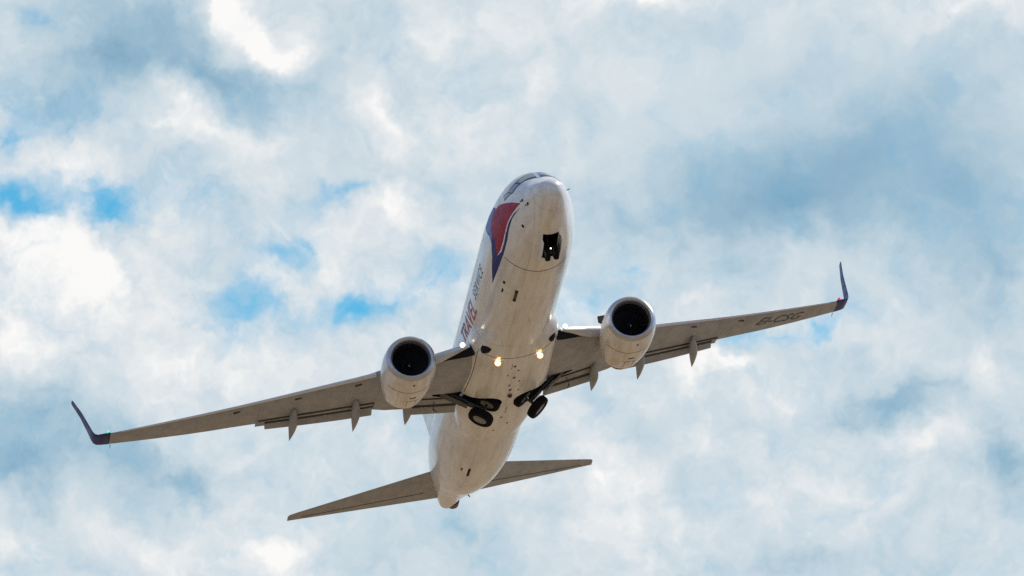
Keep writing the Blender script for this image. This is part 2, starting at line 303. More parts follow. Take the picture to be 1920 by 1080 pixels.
M['lamp_glow'] = mat('orange_lamp_glow', (1, .6, .2), .3, emit=((1.0, .50, .12), 1.5))  # orange emission standing in for the glow around the lamps
M['taxi'] = mat('lit_taxi_lens', (1, 1, .95), .3, emit=((1.0, .97, .9), 4.0))
M['green'] = mat('lit_green_lens', (.1, .9, .5), .3, emit=((.02, .75, .40), .9))
M['rednav'] = mat('lit_red_lens', (.9, .1, .1), .3, emit=((.75, .04, .06), .6))
M['beacon'] = mat('red_beacon_glass', (.10, .012, .03), .2)

# ------------------------------------------------------------------ setting: the ground far below
def ground():
    m = bpy.data.materials.new('dry_grass_field'); m.use_nodes = True; nt = m.node_tree; N = nt.nodes.new; L = nt.links.new
    p = nt.nodes['Principled BSDF']; p.inputs['Roughness'].default_value = .9
    tc = N('ShaderNodeTexCoord'); n = N('ShaderNodeTexNoise'); L(tc.outputs['Object'], n.inputs['Vector']); n.inputs['Scale'].default_value = .02; n.inputs['Detail'].default_value = 8
    r = N('ShaderNodeValToRGB'); L(n.outputs['Fac'], r.inputs[0])
    r.color_ramp.elements[0].position = .35; r.color_ramp.elements[0].color = (.172, .122, .067, 1)
    r.color_ramp.elements[1].position = .65; r.color_ramp.elements[1].color = (.345, .245, .143, 1)
    L(r.outputs[0], p.inputs['Base Color'])
    S = 40000; me = bpy.data.meshes.new('ground'); me.from_pydata([(-S, -S, 0), (S, -S, 0), (S, S, 0), (-S, S, 0)], [], [(0, 1, 2, 3)]); me.materials.append(m)
    o = link(bpy.data.objects.new('ground', me)); o['kind'] = 'structure'; o['label'] = 'dry straw coloured airfield grass far below the airplane'
ground()

# ------------------------------------------------------------------ airplane
# all lengths in metres: X aft of the nose, Y to starboard, Z up from the fuselage centre line
RC = np.array([[-0.11263521, -0.96492699, -0.23712698], [0.40260517, 0.17385895, -0.89871138], [0.90841752, -0.19669509, 0.36890196]])
TC = np.array([-0.545695, 2.461903, 346.117788])
Cw = np.stack([RIGHT, -UPC, FWD], 1)
Rw = Cw @ RC
plane = link(bpy.data.objects.new('passenger_airplane', None))
plane.empty_display_size = 3
plane['label'] = 'white twin engine passenger jet climbing with wheels folding up under a cloudy sky'
plane['category'] = 'airplane'
org = CAM_POS + Cw @ (RC @ (ORG - np.array([18.0, 0, 0])) + TC)
plane.matrix_world = Matrix.Translation(Vector(org)) @ Matrix(Rw.tolist()).to_4x4()

# cutters for the wheel bays
def prism(pts, z0, z1):
    b = MB(); b.loft([[(x, y, z0) for x, y in pts], [(x, y, z1) for x, y in pts]]); return b.build('bay_cutter', M['dark'], plane)
def wellpts(s):
    pts = []
    cx, cy, r = 19.34, .88, .62
    for k in range(15):
        t = R_(180+ 12.8*k) ; pts.append((cx + r*math.cos(t+0)*1.0, cy + r*math.sin(t)))
    # outboard along the leg to the wing bay
    pts += [(20.02, 1.35), (20.05, 1.9), (19.98, 2.25), (19.75, 2.7), (19.50, 3.15), (19.30, 3.15), (19.22, 2.4), (19.05, 1.9), (18.86, 1.4)]
    return [(x, y*s) for x, y in pts]
well = [prism(wellpts(s), -2.6, -.62) for s in (1, -1)]
nosebay = prism([(2.38, -.34), (2.38, .34), (4.35, .34), (4.35, -.34)], -2.6, -.9)

# fuselage
b = MB(); NA = 96
xs = [0.0008, .006, .02, .045, .08, .13, .2, .3, .42, .55, .7, .9] + list(np.arange(1.1, 8.0, .2)) + list(np.arange(8, 24.5, .75)) + list(np.arange(24.5, 37.9, .3)) + [38.0]
b.loft([[fus(x, 2*math.pi*k/NA) for k in range(NA)] for x in xs])
fuselage = b.build('fuselage', M['white'], plane)
cut(fuselage, [*well, nosebay])

# belly fairing
fW2 = pchip([13.0, 13.8, 14.6, 16, 18, 20.5, 22, 23.4, 25], [1.45, 1.86, 1.97, 2.04, 2.07, 2.02, 1.84, 1.62, 1.25])
fB2 = pchip([13.0, 13.8, 14.6, 16, 18, 20.5, 22, 23.4, 25], [-1.80, -1.985, -2.07, -2.13, -2.15, -2.14, -2.09, -2.0, -1.8])
def fair(x, a, off=0.0):
    n = 2.35; ca, sa = math.cos(a), math.sin(a)
    k = (abs(ca)**n + abs(sa)**n) ** (-1/n); zc = -.85
    return (x, (fW2(x)+off)*sa*k, zc - ((zc - fB2(x)) + off)*ca*k)
b = MB(); b.loft([[fair(x, 2*math.pi*k/80) if abs(2*math.pi*k/80-math.pi) > math.pi/2 else (x, fW2(x)*math.sin(2*math.pi*k/80), -.85-.9*math.cos(2*math.pi*k/80)) for k in range(80)] for x in np.arange(13.0, 25.01, .25)])
fairing = b.build('belly_fairing', M['white'], plane)
cut(fairing, well)

# decals that follow the fuselage skin
def decal(name, poly, off, m, parent=fuselage, step=(.16, 2.5), surf=fus, thick=None):
    """poly: (x, degrees round from the keel) outline laid on the skin"""
    P = np.array(poly, float); sx, sa = step
    pts = [Vector((p[0]/sx, p[1]/sa)) for p in P]; n = len(pts)
    # refine the outline
    ref = []
    for i in range(n):
        a, c = pts[i], pts[(i+1) % n]; k = max(1, int((c-a).length))
        ref += [a.lerp(c, j/k) for j in range(k)]
    lo = [min(p[i] for p in ref) for i in (0, 1)]; hi = [max(p[i] for p in ref) for i in (0, 1)]
    nb = len(ref); allp = list(ref)
    def inside(q):
        c = False
        for i in range(nb):
            a, d = ref[i], ref[i-1]
            if (a.y > q.y) != (d.y > q.y) and q.x < (d.x-a.x)*(q.y-a.y)/(d.y-a.y)+a.x: c = not c
        return c
    for i in range(int(lo[0]), int(hi[0])+1):
        for j in range(int(lo[1]), int(hi[1])+1):
            q = Vector((i+.5, j+.5))
            if inside(q) and min((q-r).length for r in ref) > .35: allp.append(q)
    vs, es, fs, *_ = geometry.delaunay_2d_cdt(allp, [(i, (i+1) % nb) for i in range(nb)], [], 1, 1e-5)
    o = MB(); o.v = [surf(v.x*sx, R_(v.y*sa), off) for v in vs]; o.f = [tuple(f) for f in fs]
    return o.build(name, m, parent)
def smooth(poly, it=2):
    for _ in range(it):
        q = []
        for i in range(len(poly)):
            a, c = poly[i], poly[(i+1) % len(poly)]
            q += [(.75*a[0]+.25*c[0], .75*a[1]+.25*c[1]), (.25*a[0]+.75*c[0], .25*a[1]+.75*c[1])]
        poly = q
    return poly
BLUE = [(2.05, 81), (2.6, 79.5), (3.06, 77.2), (3.75, 70.5), (4.34, 64), (5.0, 60.5), (5.59, 58.6), (6.4, 58.0), (7.28, 58.3), (8.55, 59.7), (7.8, 64.2), (6.62, 72), (5.95, 81), (5.92, 90), (6.25, 100), (6.6, 112), (6.2, 122), (5.2, 122), (4.7, 114), (4.6, 106), (5.2, 96), (5.3, 80), (4.9, 70), (4.0, 76), (3.1, 81)]
RED = [(3.24, 104.7), (2.6, 98.5), (1.93, 87), (2.25, 85.4), (2.61, 84.0), (3.43, 79.6), (4.0, 74.0), (4.73, 67.6), (5.46, 64.9), (6.12, 65.2), (5.73, 70.9), (5.49, 76.7), (5.42, 88.9), (5.5, 95.4), (5.2, 104), (4.7, 111), (4.0, 110.5)]
WHT = [(x, a-(2.2 if a < 90 and i > 1 and i < 9 else 0)) for i, (x, a) in enumerate(RED)]
WHT[2] = (2.0, 84.5)
decal('livery_swoosh', BLUE, .005, M['blue'])
decal('livery_mid_blue', [(4.75, 112), (5.2, 104), (5.45, 96), (5.5, 86), (5.86, 82), (5.93, 92), (6.27, 102), (6.55, 112), (6.15, 121), (5.2, 121)], .007, M['paleblue'])  # lighter blue patch over part of the swoosh
decal('livery_outline', WHT, .009, M['plain'])
decal('livery_flash', RED, .013, M['red'])
# windscreen and side windows of the flight deck, both sides
decal('window_surround', [(1.96, 180), (2.02, 170), (2.28, 143), (2.34, 136), (2.62, 117.5), (3.46, 110.5), (3.70, 121), (3.2, 123), (2.88, 138), (2.84, 143), (2.68, 176), (2.68, 180), (2.68, 184), (2.84, 217), (2.88, 222), (3.2, 237), (3.70, 239), (3.46, 249.5), (2.62, 242.5), (2.34, 224), (2.28, 217), (2.02, 190)], .005, M['frame'], step=(.1, 3))
for s in (1, -1):
    sg = lambda q: [(x, 180 - s*(180-a)) if s > 0 else (x, 360-a) for x, a in q]
    decal('cockpit_window', sg([(2.12, 177.5), (2.62, 176.5), (2.78, 140), (2.36, 141)]), .010, M['glass_refl'] if s > 0 else M['glass'], step=(.1, 3))  # starboard pane carries the painted reflection, port pane stays dark
    decal('cockpit_window', sg([(2.40, 138), (2.80, 137), (3.12, 122), (2.70, 118)]), .010, M['glass_refl'], step=(.1, 3))
    decal('cockpit_window', sg([(2.80, 117.5), (3.20, 121), (3.62, 120), (3.50, 112)]), .010, M['glass_refl'], step=(.1, 3))
decal('windscreen_post', [(1.95, 184.5), (2.66, 184.5), (2.66, 176.5), (1.95, 176.5)], .016, M['chrome'], step=(.1, 2))
# cabin windows along the visible side
x = 7.2
while x < 31.5:
    if not (16.2 < x < 16.6):
        decal('cabin_window', smooth([(x, 101), (x+.24, 101), (x+.24, 111.5), (x, 111.5)], 1), .006, M['glass'], step=(.2, 8))
    x += .508
for x0, x1 in ((4.15, 4.95),):
    for e in ([(x0, 70), (x0+.02, 70), (x0+.02, 125), (x0, 125)],): decal('door_seam', e, .018, M['seam'])

# lettering
def text_pts(body, shear=0.0, sp=1.0):
    cu = bpy.data.curves.new('lettering', 'FONT'); cu.body = body; cu.size = 1.0; cu.shear = shear; cu.space_character = sp; cu.resolution_u = 3
    o = link(bpy.data.objects.new('lettering', cu)); bpy.context.view_layer.update()
    me = bpy.data.meshes.new_from_object(o.evaluated_get(bpy.context.evaluated_depsgraph_get()))
    bpy.data.objects.remove(o)
    bm = bmesh.new(); bm.from_mesh(me)
    for k in range(1, 8): bmesh.ops.bisect_plane(bm, geom=bm.verts[:]+bm.edges[:]+bm.faces[:], plane_co=(0, k*.1, 0), plane_no=(0, 1, 0))
    v = [tuple(q.co) for q in bm.verts]; f = [tuple(q.index for q in p.verts) for p in bm.faces]; bm.free()
    return v, f
def lettering(name, body, fn, m, parent, shear=0.0, sp=1.0):
    v, f = text_pts(body, shear, sp); o = MB(); o.v = [fn(u, w) for u, w, _ in v]; o.f = f
    return o.build(name, m, parent)
# starboard titles read from tail to nose
def side(x0, sz, zb): 
    def fn(u, w):
        x = x0 - u*sz; z = zb + w*sz*.95
        a = math.acos(max(-1, min(1, (.1-z)/1.9))) if z > .1 else math.acos((.1-z)/2.1)
        return fus(x, a, .012)
    return fn
lettering('livery_title', 'TRAVEL', side(16.3, 1.16, -.58), M['wornred'], fuselage, .12)
lettering('livery_title', 'SERVICE', side(11.75, .66, -.30), M['wornblue'], fuselage, .12, 1.3)

# small fittings on the belly
def strip(name, x0, x1, a0, a1, off, m, parent=fuselage, surf=fus): return decal(name, [(x0, a0), (x1, a0), (x1, a1), (x0, a1)], off, m, parent, surf=surf)
strip('vent_panel', 7.82, 8.95, 24.6, 28.6, .012, M['strut'])
strip('vent_panel', 7.86, 8.05, 24.8, 28.4, .018, M['dark']); strip('vent_panel', 8.72, 8.9, 24.8, 28.4, .018, M['dark'])
strip('vent_panel', 27.5, 28.5, 20.2, 23.4, .012, M['dark'])
strip('drain_port', 7.5, 7.75, 43.5, 46.5, .012, M['dark']); strip('drain_port', 8.25, 8.6, 43.4, 45.4, .012, M['dark'])
strip('drain_port', 27.7, 28.0, 30.8, 32.6, .012, M['dark'])
strip('panel_seam', 5.62, 5.655, -38, 56, .010, M['seam'])
for x, a in ((1.62, 90), (1.30, 76.5), (2.6, 56.5)):
    strip('sensor_port', x, x+.14, a-2.5, a+2.5, .010, M['dark'])
for x0, a0, x1 in ((1.75, 88, 2.1), (1.45, 75, 1.75)):
    p0 = Vector(fus(x0, R_(a0))); p1 = Vector(fus(x0, R_(a0), .09)); b = MB(); b.tube(p0, p1, .022, .018, 8); b.tube(p1, p1+Vector((-.13, 0, .0)), .018, .012, 8); b.build('pitot_probe', M['strut'], fuselage)
p0 = Vector(fus(1.75, R_(-97))); p1 = Vector(fus(1.75, R_(-97), .09)); b = MB(); b.tube(p0, p1, .022, .018, 8); b.tube(p1, p1+Vector((-.12, 0, .0)), .018, .012, 8); b.build('pitot_probe', M['strut'], fuselage)
def blade(name, x, y, z, h, ch, parent, m, down=-1, lean=(0, 0)):
    b = MB(); r = []
    for t in (0, .5, 1):
        c = ch*(1-.45*t); xx = x + h*.55*t
        r.append([(xx + c*u, y + lean[1]*h*t + w, z + down*h*t) for u, w in ((0, 0), (.3, .022), (.7, .018), (1, 0), (.7, -.018), (.3, -.022))])
    b.loft(r); return b.build(name, m, parent)
blade('antenna', 10.6, 0, -1.97, .28, .34, fuselage, M['white'])
blade('antenna', 35.6, -.55, .25, .2, .26, fuselage, M['strut'], lean=(0, -.6))
# beacon under the belly
b = MB(); b.lathe((18.58, 0, -2.14), (0, 0, -1), [(0, .11), (.06, .105), (.11, .075), (.14, .03), (.145, .002)], 20); b.build('anticollision_beacon', M['beacon'], fairing)
# small drains and hatches under the wing box
for x, y, k in ((15.4, .12, 1), (15.9, -.1, .7), (16.3, .35, .6), (16.6, .02, 1), (17.1, -.28, .7), (17.4, .15, .8), (17.9, .05, 1.1), (18.1, -.35, .6), (21.0, .1, .8), (21.9, -.35, .8), (22.6, .3, .7)):
    a = math.degrees(math.asin(y/2.2)); strip('drain_port', x, x+.16*k, a-1.5*k, a+1.5*k, .008, M['seam'], fairing, fair)
strip('access_hatch', 15.2, 15.75, 6.5, 7.0, .007, M['seam'], fairing, fair); strip('access_hatch', 19.9, 20.6, -1.0, -.4, .007, M['seam'], fairing, fair)
# fairing seams and air inlets
def fseam(pts, w=.03):
    o = MB()
    for i, (x, a) in enumerate(pts): o.pt(fair(x-w/2, R_(a), .006)); o.pt(fair(x+w/2, R_(a), .006))
    o.f = [(2*i, 2*i+1, 2*i+3, 2*i+2) for i in range(len(pts)-1)]
    return o.build('panel_seam', M['seam'], fairing)
for s in (1, -1):
    fseam([(14.62-.16*math.sin(R_(a))**2*3, s*a) for a in range(0, 64, 4)])
    o = MB()
    for k in range(15):
        t = k/14; x = 14.35 + 4.5*t; a = R_(58 - 14*t + 16*t*t)
        o.pt(fair(x, a, .006)); o.pt(fair(x, a+R_(1.0), .006))
    o.f = [(2*i, 2*i+1, 2*i+3, 2*i+2) for i in range(14)]; o.build('panel_seam', M['seam'], fairing, mirror=(s < 0))
    # ram air inlet
    b = MB(); c = fair(14.05, R_(50), .03)
    r = []
    for t, k in ((0, .35), (.12, 1), (.55, .9), (1, .2)):
        p = Vector(fair(13.78+.62*t, R_(47+3*t), .0)); n = Vector((0, math.sin(R_(45)), -math.cos(R_(45)))); tt = Vector((0, math.cos(R_(45)), math.sin(R_(45))))
        r.append([p + tt*(.23*k*math.cos(q)) + n*(.075*k*math.sin(q)) for q in [2*math.pi*i/12 for i in range(12)]])
    b.loft(r); b.build('air_inlet', M['dark'], fairing, mirror=(s < 0))

# ------------------------------------------------------------------ wings
xcove = pchip([5.5, 6.5, 8.7, 10.5], [19.95, 20.33, 21.16, 21.92])
xmid = pchip([5.5, 6.5, 8.7, 10.5], [20.85, 21.22, 21.96, 22.56])
xte = pchip([5.5, 6.9, 8.5, 10.5], [21.85, 22.28, 22.72, 23.24])
SLAT0, SLAT1 = 5.75, 16.1
XIN = 19.82
def covez(y, xc):
    l = wLE(y) + (.16 if y > 5 else .3); te = wTE(y) + (.34 if y > 5 else 0); c = te-l
    return zw(y) - foil((xc-l)/c, wTK(y))*c
def wring(y, cove, slat):
    l = wLE(y) + (.16 if slat else (.30 if y < 4.2 else .05)); te = wTE(y) + (.34 if cove and y > 5 else 0); c = te-l; tk = wTK(y); tcv = min(.97, (cove-l)/c) if cove else .97
    z0 = zw(y) - (.05 if slat else .0)*0
    out = []
    for i in range(15):
        t = (1+math.cos(math.pi*i/14))/2; out.append((l+c*t, y, z0 + .85*foil(t, tk)*c + .004))
    for i in range(1, 15):
        t = tcv*(1-math.cos(math.pi*i/14))/2; out.append((l+c*t, y, z0 - foil(t, tk)*c))
    out.append((l+c*tcv, y, z0 + .45*foil(tcv, tk)*c))
    out.append((l+c*(tcv*.4+.6*.995), y, z0 + .40*foil(tcv*.4+.6*.995, tk)*c))
    out.append((l+c*.998, y, z0 + .002))
    return out
def airfoil_ring(x0, z0, x1, z1, y, tk=.16, n=8):
    c = math.hypot(x1-x0, z1-z0); ux, uz = (x1-x0)/c, (z1-z0)/c; out = []
    for i in range(n+1):
        t = (1+math.cos(math.pi*i/n))/2; h = .55*foil(t, tk)*c; out.append((x0+ux*c*t-uz*h, y, z0+uz*c*t+ux*h))
    for i in range(1, n):
        t = (1-math.cos(math.pi*i/n))/2; h = -.45*foil(t, tk)*c; out.append((x0+ux*c*t-uz*h, y, z0+uz*c*t+ux*h))
    return out
def dz(xa, d): return xa + 2.46*d      # a flap let down by -d also runs forward
wings = {}
for s in (1, -1):
    mir = s < 0
    b = MB(); st = [(1.2, 0), (1.9, XIN), (2.5, XIN), (3.2, XIN), (4.25, XIN), (4.251, 0), (5.0, 0), (5.549, 0), (5.55, 1), (6.2, 1), (7.0, 1), (8.0, 1), (9.0, 1), (9.8, 1), (10.449, 1), (10.45, 0), (11.5, 0), (12.5, 0), (13.5, 0), (14.5, 0), (15.5, 0), (16.1, 0), (16.55, 0)]
    b.loft([wring(y, (XIN if 1.8 < y < 4.3 and cv else (xcove(y) if cv else 0)), SLAT0-.2 < y) for y, cv in st])
    wing = b.build('wing', M['grey'], plane, mirror=mir); wings[s] = wing
    cut(wing, [well[0 if s > 0 else 1]])
    # winglet
    b = MB(); W = [(16.55, 1.45, 23.60, 24.94), (16.9, 1.515, 23.78, 25.02), (17.08, 1.575, 23.92, 25.07), (17.18, 1.69, 24.04, 25.12), (17.23, 1.86, 24.14, 25.16), (17.28, 2.2, 24.31, 25.22), (17.42, 3.1, 24.78, 25.46), (17.60, 3.86, 25.2, 25.72), (17.62, 3.93, 25.32, 25.72)]
    rings = []
    for i, (y, z, l, t) in enumerate(W):
        j, k = max(0, i-1), min(len(W)-1, i+1); ty, tz = W[k][0]-W[j][0], W[k][1]-W[j][1]; d = math.hypot(ty, tz); ny, nz = -tz/d, ty/d
        c = t-l; tk = .10 if i < 3 else .085; rg = []
        for q in range(11):
            u = (1+math.cos(math.pi*q/10))/2; h = .6*foil(u, tk)*c + (.002); rg.append((l+c*u, y+ny*h, z+nz*h))
        for q in range(1, 10):
            u = (1-math.cos(math.pi*q/10))/2; h = -.7*foil(u, tk)*c; rg.append((l+c*u, y+ny*h, z+nz*h))
        rings.append(rg)
    b.loft(rings); wl = b.build('winglet', M['navy'], wing, mirror=mir)
    b = MB(); b.lathe((23.66, 16.66, 1.52), (-1, .15, 0), [(-.15, .055), (0, .06), (.05, .045), (.08, .02), (.09, .002)], 14); b.build('navigation_light', M['green'] if s > 0 else M['rednav'], wing, mirror=mir)
    b = MB(); b.tube((24.9, 16.5, 1.4), (25.25, 16.5, 1.36), .018, .006, 6); b.build('static_wick', M['dark'], wing, mirror=mir)
    # leading edge slats
    b = MB(); rings = []
    for y in np.linspace(SLAT0, SLAT1, 14):
        l = wLE(y)+.0; c = wTE(y)-l; tk = wTK(y); z0 = zw(y)-.055; rg = []
        for i in range(9):
            t = .13*(1-i/8)**1.6; rg.append((l+c*t, y, z0 + .9*foil(t, tk)*c))
        for i in range(1, 5):
            t = .035*(i/4)**1.6; rg.append((l+c*t, y, z0 - .9*foil(t, tk)*c))
        rg.append((l+c*.035, y, z0 - .9*foil(.035, tk)*c + .03)); rg.append((l+c*.05, y, z0 + .35*foil(.06, tk)*c)); rg.append((l+c*.125, y, z0 + .75*foil(.13, tk)*c))
        rings.append(rg)
    b.loft(rings); b.build('slat', M['slat'], wing, mirror=mir)
    # krueger flap inboard of the engine
    b = MB(); rings = []
    for y in np.linspace(2.02, 4.05, 7):
        l = wLE(y); z = zw(y); e = min(1, (y-2.02)/1.3*.65+.35)
        pr = [(.0, .02), (-.055, -.06), (-.05, -.15), (.03, -.24*e), (.16, -.31*e), (.30, -.345*e)]
        bk = [(.30, -.325*e), (.17, -.28*e), (.07, -.20*e), (.01, -.12), (.02, -.04), (.10, .03)]
        rings.append([(l+p, y, z+q) for p, q in pr+bk])
    b.loft(rings); b.build('krueger_flap', M['slat'], wing, mirror=mir)
    # flaps: a fore segment and a main segment, inboard and outboard
    for name, y0, y1, fn in (('flap_vane', 5.62, 10.40, 0), ('flap', 5.62, 10.12, 1), ('flap_vane', 1.98, 4.2, 2), ('flap', 1.98, 4.2, 3)):
        b = MB(); rings = []
        for y in np.linspace(y0, y1, 9):
            z = zw(y)
            if fn == 0: q = (xcove(y)+.09, covez(y, xcove(y))-.01, dz(xmid(y)-.02, -.13), z-.13)
            elif fn == 1: q = (dz(xmid(y)+.06, -.15), z-.12, dz(xte(y), -.27), z-.27)
            elif fn == 2: q = (XIN+.08, covez(y, XIN)+.0, dz(21.05, -.19), z-.19)
            else: q = (dz(21.24, -.20), z-.18, dz(22.06, -.32), z-.32)
            rings.append(airfoil_ring(*q, y, tk=.13 if fn % 2 == 0 else .15))
        b.loft(rings); b.build(name, M['flapgrey'], wing, mirror=mir)
    # dark strips that paint the shade inside the flap gaps
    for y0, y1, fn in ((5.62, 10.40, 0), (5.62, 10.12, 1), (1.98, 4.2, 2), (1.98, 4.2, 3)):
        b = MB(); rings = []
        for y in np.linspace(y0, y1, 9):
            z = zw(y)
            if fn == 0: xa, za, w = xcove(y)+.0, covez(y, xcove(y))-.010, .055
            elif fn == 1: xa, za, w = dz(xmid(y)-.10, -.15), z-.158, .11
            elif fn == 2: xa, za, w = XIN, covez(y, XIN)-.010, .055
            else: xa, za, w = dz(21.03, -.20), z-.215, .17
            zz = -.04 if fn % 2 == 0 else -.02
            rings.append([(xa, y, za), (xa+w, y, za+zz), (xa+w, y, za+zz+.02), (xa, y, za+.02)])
        b.loft(rings); b.build('flap_gap_shade', M['gap_shade'], wing, mirror=mir)
    for y in (3.3, 3.45):                       # small actuator ends that catch the light in the flap gap
        b = MB(); b.box((dz(21.22, -.2), y, zw(y)-.20), (.07, .06, .05)); b.build('flap_actuator', M['metal'], wing, mirror=mir)
    for y in (6.1, 7.6, 9.55):
        b = MB(); b.box((dz(xmid(y)+.06, -.17), y, zw(y)-.17), (.06, .05, .05)); b.build('flap_actuator', M['metal'], wing, mirror=mir)
    # flap track fairings
    for xs_, ys_, xt, yt, zt, k in ((20.30, 8.98, 22.79, 9.13, -.77, 1.0), (19.45, 6.40, 22.07, 6.44, -1.17, 1.0), (19.35, 4.19, 21.65, 4.21, -1.46, 1.05)):
        b = MB(); rings = []; zs0 = zw(ys_) - .25
        for i in range(21):
            t = i/20; sh = max(.012, (math.sin(math.pi*min(1, t**.62*.5/.5*.5 + 0))**1 if False else (1-(1-min(1, t/.42))**2.2)**.8 if t < .42 else (1-((t-.42)/.58)**1.35)))
            x = xs_ + (xt-xs_)*t; y = ys_ + (yt-ys_)*t
            zb = zs0 - .16*k*sh + (zt - zs0)*max(0, (t-.15)/.85)**1.15
            rings.append([(x, y + .185*k*sh*math.cos(q), zb + (.20*k*sh*math.sin(q) if math.sin(q) < 0 else (.42*(1-t)**.7+.03)*sh*math.sin(q))) for q in [2*math.pi*j/16 for j in range(16)]])
        b.loft(rings); b.build('flap_track_fairing', M['flapgrey'], wing, mirror=mir)
    for y in (6.45, 8.9, 11.4):                 # dark boxes painting the slat track shadows behind the leading edge
        b = MB(); x = wLE(y)+.52; z = wing_low(x, y)-.035
        b.loft([[(x+k*.6*.5-.03, y+k*.5, z+k*.05+dz_) for dz_ in (0,)] + [(x+k*.6*.5+.01, y+k*.5, z+k*.05), (x+k*.6*.5+.01, y+k*.5, z+k*.05+.06), (x+k*.6*.5-.03, y+k*.5, z+k*.05+.06)] for k in (-.28, .28)]); b.build('slat_track_shadow', M['seam'], wing, mirror=mir)
    # wing root lamp
    b = MB(); c = Vector((wLE(2.28)-.02, 2.28, zw(2.28)+.03)); b.lathe(c, (-1, .1, 0), [(-.3, .12), (0, .135), (.03, .13)], 16)
    lm = b.build('landing_light', M['metal'], wing, mirror=mir)
    b = MB(); b.lathe(c+Vector((-.028, 0, 0)), (-1, .1, 0), [(0, .105), (.03, .085), (.045, .04), (.05, .001)], 16); b.build('lamp_lens', M['lamp'], wing, mirror=mir)
    # dark plate painting the shadow behind the krueger at the wing root
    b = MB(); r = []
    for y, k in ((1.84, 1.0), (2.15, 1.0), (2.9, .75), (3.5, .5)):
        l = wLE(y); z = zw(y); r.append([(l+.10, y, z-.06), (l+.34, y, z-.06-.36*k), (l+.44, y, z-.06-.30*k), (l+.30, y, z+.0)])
    b.loft(r); b.build('root_shadow', M['dark'], wing, mirror=mir)
# registration under the port wing
u_ = Vector((.52, -.854, 0)).normalized(); v_ = Vector((u_.y, -u_.x, 0)); v_ = -v_ if v_.x > 0 else v_
def underwing(sz, x0, y0):
    def fn(a, w):
        p = Vector((x0, y0, 0)) + u_*(a*sz) + v_*(w*sz)
        return (p.x, p.y, wing_low2(p.x, p.y) - .012)
    return fn
def wing_low2(x, y):
    y = abs(y); l = wLE(y)+.16; c = wTE(y)-l; t = min(max((x-l)/c, 0), 1)
    return zw(y) - foil(t, wTK(y))*c
lettering('registration_marking', 'EI-CSG', underwing(.93, 22.22, -12.22), M['letter'], wings[-1])

